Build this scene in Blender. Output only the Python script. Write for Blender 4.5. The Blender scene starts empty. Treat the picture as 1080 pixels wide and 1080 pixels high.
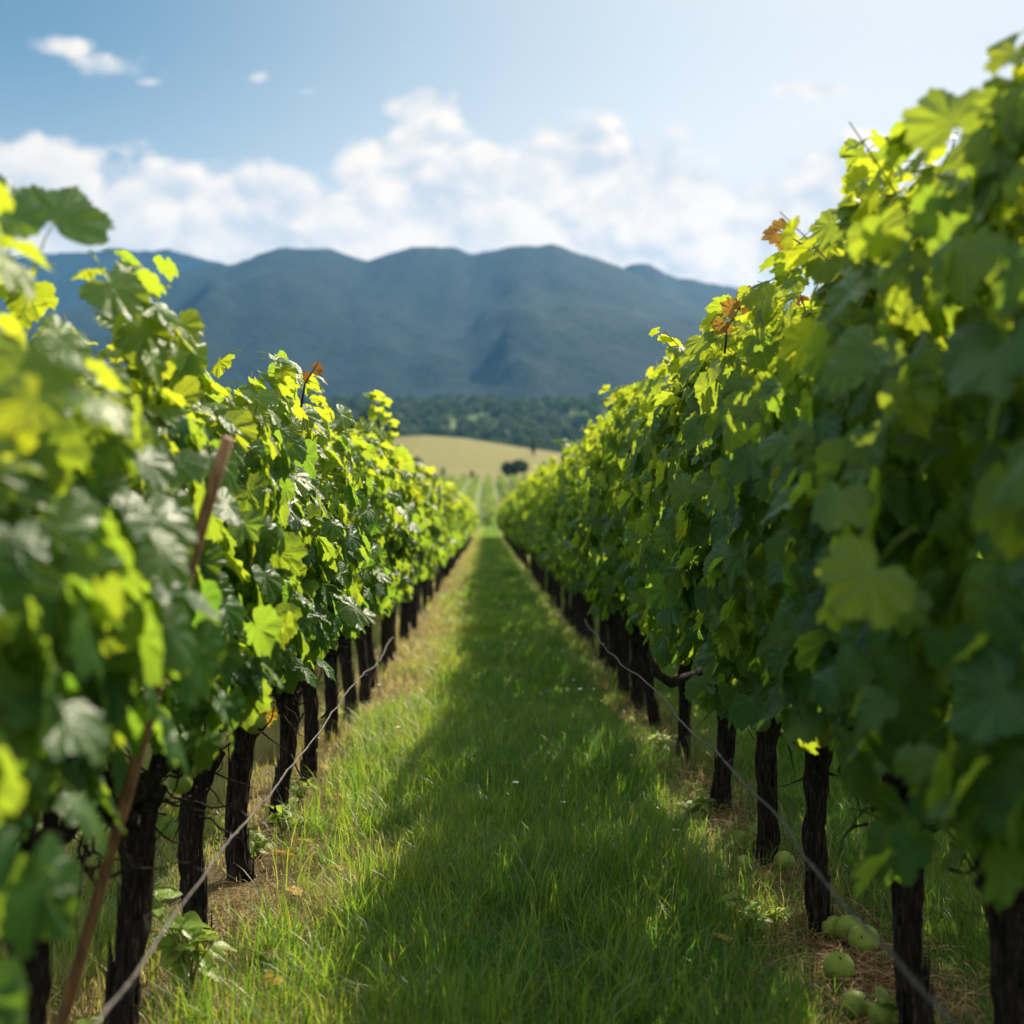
import bpy, math, random
import numpy as np
from mathutils import Vector, noise as mnoise

S = bpy.context.scene
COL = S.collection
R = math.radians
rng = np.random.default_rng(7)
random.seed(7)

# ------------------------------------------------------------------ camera
CAM_H = 1.3
F = 1500.0                                   # focal length in photo pixels (1080 wide)
cam_d = bpy.data.cameras.new("camera")
cam = bpy.data.objects.new("camera", cam_d)
COL.objects.link(cam)
S.camera = cam
cam_d.sensor_width = 36.0
cam_d.lens = 50.0
cam_d.clip_start = 0.05
cam_d.clip_end = 20000
cam.location = (0, 0, CAM_H)
# rows vanish a little left of the centre, horizon a hair below it
cam.rotation_euler = (R(90) + math.atan(6 / F), 0, -math.atan(27 / F))
cam_d.dof.use_dof = True
cam_d.dof.focus_distance = 5.0
cam_d.dof.aperture_fstop = 2.2
cam_d.dof.aperture_blades = 9

# ------------------------------------------------------------------ sun, sky, exposure
SUN_EL, SUN_AZ = R(39), R(32)                # azimuth: to the right of the row direction (+Y)
sdir = Vector((math.sin(SUN_AZ) * math.cos(SUN_EL), math.cos(SUN_AZ) * math.cos(SUN_EL), math.sin(SUN_EL)))
sun_d = bpy.data.lights.new("sun", 'SUN')
sun = bpy.data.objects.new("sun", sun_d)
COL.objects.link(sun)
sun_d.energy = 5.0
sun_d.angle = R(0.53)
sun_d.color = (1.0, 0.88, 0.68)
sun.rotation_euler = sdir.to_track_quat('Z', 'Y').to_euler()

S.view_settings.view_transform = 'Standard'
S.view_settings.look = 'None'
S.view_settings.exposure = 1.06
S.view_settings.gamma = 1.0
S.view_settings.use_curve_mapping = False
S.cycles.max_bounces = 7
S.cycles.diffuse_bounces = 4
S.cycles.glossy_bounces = 2
S.cycles.transmission_bounces = 4
S.cycles.transparent_max_bounces = 4
S.cycles.volume_bounces = 0
S.cycles.use_denoising = True
S.cycles.caustics_reflective = False
S.cycles.caustics_refractive = False


class NT:
    """small helper round a node tree"""
    def __init__(self, tree):
        self.t = tree
        tree.nodes.clear()

    def n(self, typ, **kw):
        nd = self.t.nodes.new(typ)
        for k, v in kw.items():
            setattr(nd, k, v)
        return nd

    def put(self, sock, v):
        if isinstance(v, bpy.types.NodeSocket):
            self.t.links.new(v, sock)
        elif v is not None:
            if sock.type == 'RGBA' and len(v) == 3:
                v = (*v, 1)
            sock.default_value = v

    def math(self, op, a, b=None, c=None, clamp=False):
        nd = self.n('ShaderNodeMath', operation=op, use_clamp=clamp)
        for i, v in enumerate((a, b, c)):
            if v is not None:
                self.put(nd.inputs[i], v)
        return nd.outputs[0]

    def vm(self, op, a, b=None, scale=None):
        nd = self.n('ShaderNodeVectorMath', operation=op)
        self.put(nd.inputs[0], a)
        if b is not None:
            self.put(nd.inputs[1], b)
        if scale is not None:
            self.put(nd.inputs['Scale'], scale)
        return nd.outputs['Value'] if op in ('DOT_PRODUCT', 'LENGTH') else nd.outputs[0]

    def mix(self, f, a, b, blend='MIX'):
        nd = self.n('ShaderNodeMix', data_type='RGBA', blend_type=blend)
        self.put(nd.inputs[0], f)
        self.put(nd.inputs[6], a)
        self.put(nd.inputs[7], b)
        return nd.outputs[2]

    def rng(self, v, a, b, c=0.0, d=1.0, smooth=True):
        nd = self.n('ShaderNodeMapRange', interpolation_type='SMOOTHSTEP' if smooth else 'LINEAR')
        self.put(nd.inputs[0], v)
        for i, x in enumerate((a, b, c, d)):
            nd.inputs[i + 1].default_value = x
        return nd.outputs[0]

    def noise(self, vec, scale, detail=4, rough=0.55, dist=0.0):
        nd = self.n('ShaderNodeTexNoise')
        if vec is not None:
            self.put(nd.inputs['Vector'], vec)
        nd.inputs['Scale'].default_value = scale
        nd.inputs['Detail'].default_value = detail
        nd.inputs['Roughness'].default_value = rough
        nd.inputs['Distortion'].default_value = dist
        return nd.outputs['Fac']

    def attr(self, name, out='Fac'):
        return self.n('ShaderNodeAttribute', attribute_name=name).outputs[out]

    def ramp(self, f, stops):
        nd = self.n('ShaderNodeValToRGB')
        self.put(nd.inputs[0], f)
        el = nd.color_ramp.elements
        while len(el) < len(stops):
            el.new(0.5)
        for e, (p, c) in zip(el, stops):
            e.position = p
            e.color = (*c, 1)
        return nd.outputs[0]


# ---- world: Nishita sky with cumulus drawn in directions
world = bpy.data.worlds.new("World")
S.world = world
world.use_nodes = True
w = NT(world.node_tree)
sky = w.n('ShaderNodeTexSky', sky_type='NISHITA')
sky.sun_disc = False
sky.sun_elevation = SUN_EL
sky.sun_rotation = SUN_AZ
sky.air_density = 1.0
sky.dust_density = 0.6
sky.ozone_density = 2.2
dirv = w.n('ShaderNodeTexCoord').outputs['Generated']
sx = w.n('ShaderNodeSeparateXYZ')
w.put(sx.inputs[0], dirv)
fy = w.math('MAXIMUM', sx.outputs[1], 0.08)
cu = w.math('DIVIDE', sx.outputs[0], fy)
cv = w.math('DIVIDE', sx.outputs[2], fy)
cx = w.n('ShaderNodeCombineXYZ')
w.put(cx.inputs[0], cu)
w.put(cx.inputs[1], cv)
uv = cx.outputs[0]
BLOBS = [  # azimuth and height of the cloud masses (photo pixels), radii, weight
    (30, 185, 120, 44, 1.1), (190, 225, 170, 54, 1.15), (310, 238, 150, 50, 1.1), (425, 185, 84, 66, 1.1), (435, 108, 52, 32, .9),
    (525, 220, 150, 70, 1.2), (615, 178, 85, 52, 1.15), (715, 210, 130, 56, 1.15), (815, 240, 130, 60, 1.0), (980, 215, 170, 62, 1.0),
    (400, 268, 600, 62, 1.5), (560, 225, 190, 60, 1.35), (230, 240, 190, 44, 1.3), (780, 240, 180, 62, 1.45), (930, 225, 170, 72, 1.35), (70, 52, 42, 18, .86), (115, 72, 60, 20, .88), (160, 88, 30, 10, .7), (272, 82, 22, 10, .6), (300, 98, 60, 8, .48), (852, 92, 52, 13, .85), (1070, 50, 110, 36, .7),
    (430, 50, 30, 8, .5), (135, 158, 50, 16, .62), (1300, 190, 240, 70, 1.0), (-250, 150, 220, 50, .9), (-500, 220, 260, 50, .9), (1650, 110, 280, 50, .8)]
tot = None
for (bx, by, rx, ry, wt) in BLOBS:
    d = w.vm('MULTIPLY', w.vm('SUBTRACT', uv, ((bx - 513) / F, (546 - by) / F, 0)), (F / rx, F / ry, 0))
    g = w.math('MULTIPLY', w.math('POWER', 0.42, w.vm('DOT_PRODUCT', d, d)), wt)
    tot = g if tot is None else w.math('MAXIMUM', tot, g)
uvs = w.vm('MULTIPLY', uv, (1.0, 1.15, 1.0))
warp = w.n('ShaderNodeTexNoise')
w.put(warp.inputs['Vector'], uvs)
warp.inputs['Scale'].default_value = 9
warp.inputs['Detail'].default_value = 3
wv = w.vm('ADD', uvs, w.vm('SCALE', w.vm('SUBTRACT', warp.outputs['Color'], (.5, .5, .5)), scale=0.025))
f1 = w.noise(wv, 13, 9, 0.55)
f2 = w.noise(w.vm('ADD', wv, (0.010, 0.016, 0)), 13, 6, 0.5)       # the same billows a step towards the sun
den = w.math('ADD', tot, w.math('MULTIPLY', w.math('SUBTRACT', f1, 0.5), 1.05))
f4 = w.noise(wv, 58, 6, 0.62)
den = w.math('ADD', den, w.math('MULTIPLY', w.math('SUBTRACT', f4, 0.5), 0.36))
def billow(vec, scale):
    nd = w.n('ShaderNodeTexVoronoi', feature='SMOOTH_F1')
    w.put(nd.inputs['Vector'], vec)
    nd.inputs['Scale'].default_value = scale
    nd.inputs['Smoothness'].default_value = 0.35
    return w.math('SUBTRACT', 0.45, nd.outputs['Distance'])


toward = (0.006, 0.011, 0)
puff = w.math('ADD', w.math('MULTIPLY', billow(wv, 19), 0.62), w.math('MULTIPLY', billow(wv, 46), 0.34))
wv2 = w.vm('ADD', wv, toward)
puff2 = w.math('ADD', w.math('MULTIPLY', billow(wv2, 19), 0.62), w.math('MULTIPLY', billow(wv2, 46), 0.34))
den = w.math('ADD', den, w.math('MULTIPLY', puff, 0.95))
alpha = w.rng(den, 0.34, 0.74)
alpha = w.math('MULTIPLY', alpha, w.rng(sx.outputs[2], 0.0, 0.03))
thick = w.rng(den, 0.6, 1.25)
lit = w.math('ADD', 0.62, w.math('MULTIPLY', w.math('ADD', w.math('SUBTRACT', f1, f2), w.math('MULTIPLY', w.math('SUBTRACT', puff, puff2), 0.55)), 4.2), clamp=True)
lit = w.math('MULTIPLY', lit, w.math('SUBTRACT', 1.0, w.math('ADD', w.math('MULTIPLY', thick, 0.15), w.rng(w.noise(uvs, 8, 3), 0.42, 0.66, 0, 0.42))), clamp=True)
ccol = w.mix(lit, (5.7, 5.9, 6.0), (9.9, 8.6, 7.2))
skyb = w.mix(1.0, sky.outputs[0], (0.56, 0.68, 0.61), 'MULTIPLY')
skyb = w.mix(w.math('MULTIPLY', w.math('ADD', w.math('MULTIPLY', w.rng(cu, -0.34, 0.30), 0.92), w.math('MULTIPLY', w.rng(cv, 0.36, 0.14), 0.42), clamp=True), 1.0), skyb, (7.3, 7.4, 7.3))    # thin veil towards the sun
skycol = w.mix(w.math('MULTIPLY', alpha, 0.93), skyb, ccol)
# unseen bright cumulus added overhead and behind the camera as fill light
rear_fill = w.math('MAXIMUM', w.math('MULTIPLY', w.rng(sx.outputs[1], 0.12, -0.08), 0.5), w.rng(sx.outputs[2], 0.46, 0.6))
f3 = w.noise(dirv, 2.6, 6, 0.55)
skycol = w.mix(w.math('MULTIPLY', w.math('MULTIPLY', rear_fill, w.rng(f3, 0.40, 0.56)), w.rng(sx.outputs[2], -0.02, 0.05)), skycol, (18.0, 18.5, 19.0))
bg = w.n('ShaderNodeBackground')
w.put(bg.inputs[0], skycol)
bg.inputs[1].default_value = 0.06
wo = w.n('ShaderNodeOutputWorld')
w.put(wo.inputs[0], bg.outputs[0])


# ------------------------------------------------------------------ helpers
def material(name):
    m = bpy.data.materials.new(name)
    m.use_nodes = True
    return m, NT(m.node_tree)


def surf(nt, shader, disp=None):
    o = nt.n('ShaderNodeOutputMaterial')
    nt.put(o.inputs[0], shader)
    return o


def principled(nt, col, rough=0.6, spec=0.4, normal=None, **kw):
    p = nt.n('ShaderNodeBsdfPrincipled')
    nt.put(p.inputs['Base Color'], col)
    nt.put(p.inputs['Roughness'], rough)
    nt.put(p.inputs['Specular IOR Level'], spec)
    if normal is not None:
        nt.put(p.inputs['Normal'], normal)
    for k, v in kw.items():
        nt.put(p.inputs[k], v)
    return p.outputs[0]


def bump(nt, h, strength=0.5, dist=0.01):
    b = nt.n('ShaderNodeBump')
    b.inputs['Strength'].default_value = strength
    b.inputs['Distance'].default_value = dist
    nt.put(b.inputs['Height'], h)
    return b.outputs[0]


def translucent_mix(nt, refl, trans, fac, rough, spec, normal=None):
    a = principled(nt, refl, rough, spec, normal)
    t = nt.n('ShaderNodeBsdfTranslucent')
    nt.put(t.inputs[0], trans)
    if normal is not None:
        nt.put(t.inputs['Normal'], normal)
    mx = nt.n('ShaderNodeMixShader')
    nt.put(mx.inputs[0], fac)
    nt.put(mx.inputs[1], a)
    nt.put(mx.inputs[2], t.outputs[0])
    return mx.outputs[0]


class Geo:
    """collects polygons and builds ONE mesh"""
    def __init__(self):
        self.v, self.f, self.n, self.a, self.uv, self.sm = [], [], 0, [], [], []

    def add(self, verts, faces, tint=0.5, uv=None):
        verts = np.asarray(verts, dtype=np.float64).reshape(-1, 3)
        self.v.append(verts)
        for f in faces:                       # arrays of shape (k, n)
            f = np.asarray(f, dtype=np.int64)
            if len(f):
                self.f.append(f + self.n)
        t = np.broadcast_to(np.asarray(tint, dtype=np.float64), (len(verts),))
        self.a.append(t)
        self.uv.append(np.zeros((len(verts), 2)) if uv is None else uv)
        self.n += len(verts)

    def mesh(self, name, mat, smooth=True, uv=False):
        me = bpy.data.meshes.new(name)
        V = np.concatenate(self.v)
        me.vertices.add(len(V))
        me.vertices.foreach_set('co', V.astype(np.float32).ravel())
        L = np.concatenate([f.ravel() for f in self.f])
        sizes = np.concatenate([np.full(len(f), f.shape[1]) for f in self.f])
        starts = np.concatenate([[0], np.cumsum(sizes)[:-1]])
        me.loops.add(len(L))
        me.loops.foreach_set('vertex_index', L.astype(np.int32))
        me.polygons.add(len(sizes))
        me.polygons.foreach_set('loop_start', starts.astype(np.int32))
        me.polygons.foreach_set('use_smooth', np.full(len(sizes), smooth))
        at = me.attributes.new('tint', 'FLOAT', 'POINT')
        at.data.foreach_set('value', np.concatenate(self.a).astype(np.float32))
        if uv:
            U = np.concatenate(self.uv)
            at = me.attributes.new('leafuv', 'FLOAT2', 'POINT')
            at.data.foreach_set('vector', U.astype(np.float32).ravel())
        me.materials.append(mat)
        me.update(calc_edges=True)
        return me

    def build(self, name, mat, parent=None, smooth=True, uv=False, loc=None):
        return link(name, self.mesh(name, mat, smooth, uv), parent, loc)


def link(name, me, parent=None, loc=None):
    o = bpy.data.objects.new(name, me)
    COL.objects.link(o)
    if parent is not None:
        o.parent = parent
    if loc is not None:
        o.location = loc
    return o


def tag(o, label, cat, group=None, kind=None):
    if label:
        o['label'] = label
    if cat:
        o['category'] = cat
    if group:
        o['group'] = group
    if kind:
        o['kind'] = kind
    return o


def empty(name, loc, label, cat, group=None):
    o = link(name, None, None, loc)
    o.empty_display_size = 0.1
    return tag(o, label, cat, group)


def tube(g, pts, radii, sides=8, tint=0.5, rough=0.0, seed=0, cap=True):
    """tube through pts with a radius each; rough pushes the skin in and out along ridges"""
    P = np.asarray(pts, float)
    n = len(P)
    T = np.gradient(P, axis=0)
    T /= np.linalg.norm(T, axis=1)[:, None] + 1e-9
    ref = np.array([0.0, 1.0, 0.0]) if abs(T[0][1]) < 0.8 else np.array([1.0, 0.0, 0.0])
    A = np.cross(T, ref)
    A /= np.linalg.norm(A, axis=1)[:, None] + 1e-9
    B = np.cross(T, A)
    rad = np.broadcast_to(np.asarray(radii, float), (n,))
    ang = np.linspace(0, 2 * np.pi, sides, endpoint=False)
    rr = np.repeat(rad[:, None], sides, 1)
    if rough:
        for i in range(n):
            for j in range(sides):
                q = Vector((math.cos(ang[j]) * 2.6 + seed * 7.1, math.sin(ang[j]) * 2.6, i * 0.16))
                q2 = Vector((math.cos(ang[j]) * 5 + seed * 3.3, math.sin(ang[j]) * 5, i * 0.12))
                rr[i, j] *= 1 + rough * (mnoise.noise(q) * 1.1 + 0.6 * mnoise.noise(q2))
    V = P[:, None, :] + rr[:, :, None] * (np.cos(ang)[None, :, None] * A[:, None, :] + np.sin(ang)[None, :, None] * B[:, None, :])
    V = V.reshape(-1, 3)
    i = np.arange(n - 1)[:, None] * sides
    j = np.arange(sides)[None, :]
    k = (np.arange(sides)[None, :] + 1) % sides
    Q = np.stack([i + j, i + k, i + sides + k, i + sides + j], -1).reshape(-1, 4)
    faces = [Q]
    if cap:
        faces.append(np.arange(sides)[None, ::-1])
        faces.append(((n - 1) * sides + np.arange(sides))[None, :])
    g.add(V, faces, tint)


def px(X, Y, d):
    """the place d metres along the rows that shows at photo pixel X, Y"""
    return np.array([(X - 513) / F * d, d, CAM_H + (546 - Y) / F * d])


# ------------------------------------------------------------------ materials
def leaf_material(name, dark, light, tdark, tlight, fac=0.5, veins=True, rough=0.33, spec=0.2):
    m, nt = material(name)
    t = nt.attr('tint')
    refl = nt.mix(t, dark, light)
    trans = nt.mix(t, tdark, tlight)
    normal = None
    if veins:
        luv = nt.attr('leafuv', 'Vector')
        sp = nt.n('ShaderNodeSeparateXYZ')
        nt.put(sp.inputs[0], luv)
        ax = nt.math('ABSOLUTE', sp.outputs[0])
        best = None
        for a in (0, 47, 98):
            sa, ca = math.sin(R(a)), math.cos(R(a))
            cr = nt.math('ABSOLUTE', nt.math('SUBTRACT', nt.math('MULTIPLY', ax, ca), nt.math('MULTIPLY', sp.outputs[1], sa)))
            dt = nt.math('ADD', nt.math('MULTIPLY', ax, sa), nt.math('MULTIPLY', sp.outputs[1], ca))
            cr = nt.math('ADD', cr, nt.math('MULTIPLY', nt.math('LESS_THAN', dt, 0.0), 1.0))
            best = cr if best is None else nt.math('MINIMUM', best, cr)
        # side veins: chevrons off the midrib
        ch = nt.math('PINGPONG', nt.math('SUBTRACT', sp.outputs[1], nt.math('MULTIPLY', ax, 0.75)), 0.075)
        vein = nt.math('MAXIMUM', nt.rng(best, 0.028, 0.006), nt.math('MULTIPLY', nt.rng(ch, 0.014, 0.004), 0.4))
        refl = nt.mix(nt.math('MULTIPLY', vein, 0.45), refl, (0.16, 0.24, 0.06))
        trans = nt.mix(nt.math('MULTIPLY', vein, 0.22), trans, (0.14, 0.22, 0.02))
        nz = nt.noise(luv, 9, 3)
        normal = bump(nt, nt.math('ADD', nt.math('MULTIPLY', vein, -0.35), nt.math('MULTIPLY', nz, 0.6)), 0.35, 0.012)
    # the upper side is greener and glossier than the felted underside
    back = nt.n('ShaderNodeNewGeometry').outputs['Backfacing']
    refl = nt.mix(nt.math('MULTIPLY', back, 0.4), refl, (0.10, 0.16, 0.055))
    ro = nt.math('ADD', rough, nt.math('MULTIPLY', back, 0.25))
    surf(nt, translucent_mix(nt, refl, trans, fac, ro, spec, normal))
    return m


M = {}
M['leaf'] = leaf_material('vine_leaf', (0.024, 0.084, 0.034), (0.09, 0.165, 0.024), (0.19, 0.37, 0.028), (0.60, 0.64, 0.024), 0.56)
M['red_leaf'] = leaf_material('young_red_leaf', (0.10, 0.03, 0.012), (0.22, 0.11, 0.02), (0.25, 0.06, 0.01), (0.5, 0.30, 0.03), 0.5)
M['yellow_leaf'] = leaf_material('yellowed_leaf', (0.40, 0.20, 0.03), (0.50, 0.36, 0.05), (0.5, 0.25, 0.02), (0.6, 0.45, 0.05), 0.4)
M['weed'] = leaf_material('weed_leaf', (0.10, 0.20, 0.03), (0.26, 0.34, 0.07), (0.20, 0.33, 0.03), (0.42, 0.52, 0.06), 0.45)
M['far_leaf'] = leaf_material('far_foliage', (0.020, 0.040, 0.018), (0.045, 0.075, 0.028), (0.04, 0.075, 0.018), (0.08, 0.115, 0.028), 0.35, veins=False, rough=0.7, spec=0.15)
M['slope_leaf'] = leaf_material('slope_vine_foliage', (0.09, 0.15, 0.045), (0.17, 0.24, 0.06), (0.2, 0.28, 0.05), (0.35, 0.42, 0.08), 0.4, veins=False, rough=0.7, spec=0.15)

m, nt = material('bark')
oc = nt.n('ShaderNodeTexCoord').outputs['Object']
st = nt.vm('MULTIPLY', oc, (1, 1, 0.16))
b1 = nt.noise(st, 120, 5, 0.65)
b2 = nt.noise(oc, 14, 4)
col = nt.ramp(b1, [(0.3, (0.004, 0.003, 0.0025)), (0.52, (0.022, 0.017, 0.013)), (0.72, (0.105, 0.083, 0.066))])
col = nt.mix(nt.math('MULTIPLY', b2, 0.5), col, (0.012, 0.009, 0.007))
surf(nt, principled(nt, col, 0.9, 0.12, bump(nt, b1, 1.0, 0.008)))
M['bark'] = m

m, nt = material('cane')
t = nt.attr('tint')
surf(nt, principled(nt, nt.mix(t, (0.05, 0.022, 0.012), (0.17, 0.16, 0.04)), 0.55, 0.35))
M['cane'] = m

m, nt = material('weathered_wood')
oc = nt.n('ShaderNodeTexCoord').outputs['Object']
gr = nt.noise(nt.vm('MULTIPLY', oc, (60, 60, 3)), 1.0, 5, 0.6)
surf(nt, principled(nt, nt.ramp(gr, [(0.3, (0.085, 0.042, 0.018)), (0.7, (0.25, 0.135, 0.06))]), 0.7, 0.3, bump(nt, gr, 0.4, 0.003)))
M['wood'] = m

m, nt = material('wire')
oc = nt.n('ShaderNodeTexCoord').outputs['Object']
nz = nt.noise(oc, 60, 4)
surf(nt, principled(nt, nt.ramp(nz, [(0.35, (0.03, 0.024, 0.021)), (0.65, (0.085, 0.075, 0.07))]), 0.45, 0.5, None, Metallic=0.35))
M['wire'] = m

m, nt = material('green_fruit')
oc = nt.n('ShaderNodeTexCoord').outputs['Object']
nz = nt.noise(oc, 40, 4)
sp = nt.noise(oc, 260, 2)
col = nt.mix(nz, (0.13, 0.19, 0.025), (0.25, 0.31, 0.05))
col = nt.mix(nt.rng(sp, 0.62, 0.7, 0, 0.5), col, (0.34, 0.38, 0.12))
surf(nt, principled(nt, col, 0.5, 0.22, bump(nt, nz, 0.15, 0.004), **{'Subsurface Weight': 0.15, 'Subsurface Radius': (0.02, 0.02, 0.006)}))
M['fruit'] = m

m, nt = material('grass_blades')
t = nt.attr('tint')
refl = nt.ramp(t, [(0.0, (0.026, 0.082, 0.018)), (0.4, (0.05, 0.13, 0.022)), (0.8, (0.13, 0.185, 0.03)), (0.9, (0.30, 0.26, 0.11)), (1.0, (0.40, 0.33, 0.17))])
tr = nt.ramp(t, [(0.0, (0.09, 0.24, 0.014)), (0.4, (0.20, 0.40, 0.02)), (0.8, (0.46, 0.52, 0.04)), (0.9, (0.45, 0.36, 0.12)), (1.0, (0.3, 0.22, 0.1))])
surf(nt, translucent_mix(nt, refl, tr, 0.5, 0.42, 0.3))
M['grass'] = m

m, nt = material('straw')
t = nt.attr('tint')
surf(nt, principled(nt, nt.ramp(t, [(0.0, (0.09, 0.045, 0.02)), (0.5, (0.26, 0.14, 0.06)), (1.0, (0.45, 0.33, 0.17))]), 0.7, 0.25))
M['straw'] = m

m, nt = material('petal')
surf(nt, principled(nt, (0.75, 0.74, 0.68), 0.6, 0.2))
M['petal'] = m
m, nt = material('blossom_centre')
surf(nt, principled(nt, (0.6, 0.42, 0.05), 0.7, 0.2))
M['centre'] = m


# ------------------------------------------------------------------ terrain
def sstep(a, b, x):
    t = np.clip((x - a) / (b - a), 0, 1)
    return t * t * (3 - 2 * t)


def fbm(x, y, seed=0, octv=5, lac=2.0, gain=0.5):
    """value-noise fractal on arrays"""
    x = np.asarray(x, float)
    y = np.asarray(y, float)
    out = np.zeros(np.broadcast(x, y).shape)
    amp, tot = 1.0, 0.0
    for o in range(octv):
        xi, yi = np.floor(x), np.floor(y)
        fx, fyy = x - xi, y - yi
        fx = fx * fx * (3 - 2 * fx)
        fyy = fyy * fyy * (3 - 2 * fyy)

        def h(a, b):
            s = np.sin(a * 127.1 + b * 311.7 + (seed + o) * 74.7) * 43758.5453
            return s - np.floor(s)
        v = (h(xi, yi) * (1 - fx) + h(xi + 1, yi) * fx) * (1 - fyy) + (h(xi, yi + 1) * (1 - fx) + h(xi + 1, yi + 1) * fx) * fyy
        out = out + amp * v
        tot += amp
        amp *= gain
        x, y = x * lac, y * lac
    return out / tot


def ground_z(x, y):
    x = np.asarray(x, float)
    y = np.asarray(y, float)
    z = 0.012 * (fbm(x * 1.3, y * 1.3, 3, 4) - 0.5) * 2 * (y < 400)
    z = z + sstep(92, 195, y) * 3.2 + np.clip(y - 180, 0, 120) * 0.048      # the facing vineyard slope
    # tan hill: a rounded back whose crest falls to the right
    crest = np.interp(x, [-260, -70, -38, -22, -8, 10, 30, 60, 140], [12, 16, 21.5, 22.5, 21.5, 18.5, 15.5, 12, 4])
    z = z + crest * sstep(300, 540, y) * (1 - 0.75 * sstep(560, 720, y))
    # wooded foothills
    z = z + 86 * sstep(590, 1350, y) * (0.82 + 0.36 * fbm(x / 260, y / 260, 9, 3)) + 18 * sstep(620, 800, y) * (fbm(x / 130, y / 130, 19, 3) - 0.4)
    return z


def sheet(name, xs, ys, mat, lift=0.0, zf=ground_z, keep=None):
    X, Y = np.meshgrid(xs, ys)
    Z = zf(X, Y) + lift
    V = np.stack([X, Y, Z], -1).reshape(-1, 3)
    nx, ny = len(xs), len(ys)
    i = np.arange(ny - 1)[:, None] * nx + np.arange(nx - 1)[None, :]
    Q = np.stack([i, i + 1, i + nx + 1, i + nx], -1).reshape(-1, 4)
    if keep is not None:
        c = V[Q].mean(1)
        Q = Q[keep(c[:, 0], c[:, 1])]
    g = Geo()
    g.add(V, [Q])
    return g.build(name, mat)


m, nt = material('vineyard_ground')
ps = nt.n('ShaderNodeNewGeometry').outputs['Position']
sp = nt.n('ShaderNodeSeparateXYZ')
nt.put(sp.inputs[0], ps)
n1 = nt.noise(ps, 3.0, 6, 0.6)
n2 = nt.noise(ps, 40, 5, 0.65)
n3 = nt.noise(ps, 0.02, 4)
soil = nt.mix(n2, (0.03, 0.02, 0.011), (0.15, 0.095, 0.05))
turf = nt.mix(n2, (0.022, 0.042, 0.010), (0.075, 0.115, 0.024))
# bare earth strips under the vine rows
wob = nt.math('ADD', sp.outputs[0], nt.math('MULTIPLY', nt.math('SUBTRACT', n1, 0.5), 0.55))
strip = nt.math('MAXIMUM', nt.rng(nt.math('ABSOLUTE', nt.math('SUBTRACT', wob, 1.02)), 0.34, 0.14),
                nt.rng(nt.math('ABSOLUTE', nt.math('ADD', wob, 0.86)), 0.32, 0.14))
strip = nt.math('MULTIPLY', strip, nt.rng(sp.outputs[1], 90, 84))
worn = nt.math('MULTIPLY', nt.rng(nt.noise(ps, 1.4, 4), 0.5, 0.62), nt.rng(sp.outputs[0], 0.05, -0.4))
near = nt.mix(nt.math('MAXIMUM', nt.math('MULTIPLY', strip, 0.85), nt.math('MULTIPLY', worn, 0.7)), turf, soil)
farc = nt.mix(n3, (0.06, 0.10, 0.022), (0.10, 0.14, 0.035))
col = nt.mix(nt.rng(sp.outputs[1], 80, 110), near, farc)
surf(nt, principled(nt, col, 0.95, 0.1, bump(nt, n2, 0.6, 0.02)))
M['ground'] = m

xs = np.concatenate([-np.geomspace(4000, 6, 60), np.linspace(-5.5, 5.5, 56), np.geomspace(6, 4000, 60)])
ys = np.concatenate([np.linspace(-60, 1, 20), np.linspace(1.2, 14, 60), np.linspace(14.5, 60, 70), np.geomspace(61, 5200, 150)])
tag(sheet('ground', xs, ys, M['ground']), 'grassy vineyard ground between the vine rows', None, None, 'structure')

m, nt = material('dry_meadow')
ps = nt.n('ShaderNodeNewGeometry').outputs['Position']
n1 = nt.noise(nt.vm('MULTIPLY', ps, (0.012, 0.05, 0.0)), 1.0, 5, 0.6)
n2 = nt.noise(ps, 0.25, 5, 0.6)
col = nt.mix(n1, (0.118, 0.114, 0.030), (0.165, 0.138, 0.044))
col = nt.mix(nt.rng(n2, 0.45, 0.75, 0, 0.5), col, (0.095, 0.105, 0.03))
surf(nt, principled(nt, col, 0.95, 0.1))
M['meadow'] = m
tag(sheet('meadow', np.linspace(-43, 90, 120), np.linspace(306, 640, 120), M['meadow'], 0.25,
          keep=lambda x, y: (x > -43 + 5 * np.sin(y / 26) + 8 * (y < 360) * np.sin(y / 11)) & (y > 308 + 3 * np.sin(x / 6))), 'dry tan meadow on the rounded hill', None, None, 'structure')

m, nt = material('slope_turf')
ps = nt.n('ShaderNodeNewGeometry').outputs['Position']
n1 = nt.noise(ps, 0.4, 5, 0.6)
col = nt.mix(n1, (0.11, 0.15, 0.045), (0.17, 0.20, 0.06))
surf(nt, principled(nt, col, 0.95, 0.1))
M['slope'] = m
tag(sheet('slope', np.linspace(-48, 48, 60), np.linspace(112, 303, 60), M['slope'], 0.06), 'pale green vineyard slope below the tan meadow', None, None, 'structure')

# mountains
m, nt = material('mountain_forest')
ps = nt.n('ShaderNodeNewGeometry').outputs['Position']
n1 = nt.noise(ps, 0.006, 6, 0.6)
n2 = nt.noise(ps, 0.05, 5, 0.7)
col = nt.mix(n1, (0.006, 0.015, 0.011), (0.017, 0.030, 0.015))
col = nt.mix(nt.rng(n1, 0.56, 0.70, 0, 0.7), col, (0.035, 0.05, 0.022))
col = nt.mix(nt.rng(n2, 0.42, 0.62), col, (0.004, 0.009, 0.006))
surf(nt, principled(nt, col, 0.95, 0.05, bump(nt, n2, 0.8, 12)))
M['mountain'] = m


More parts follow.
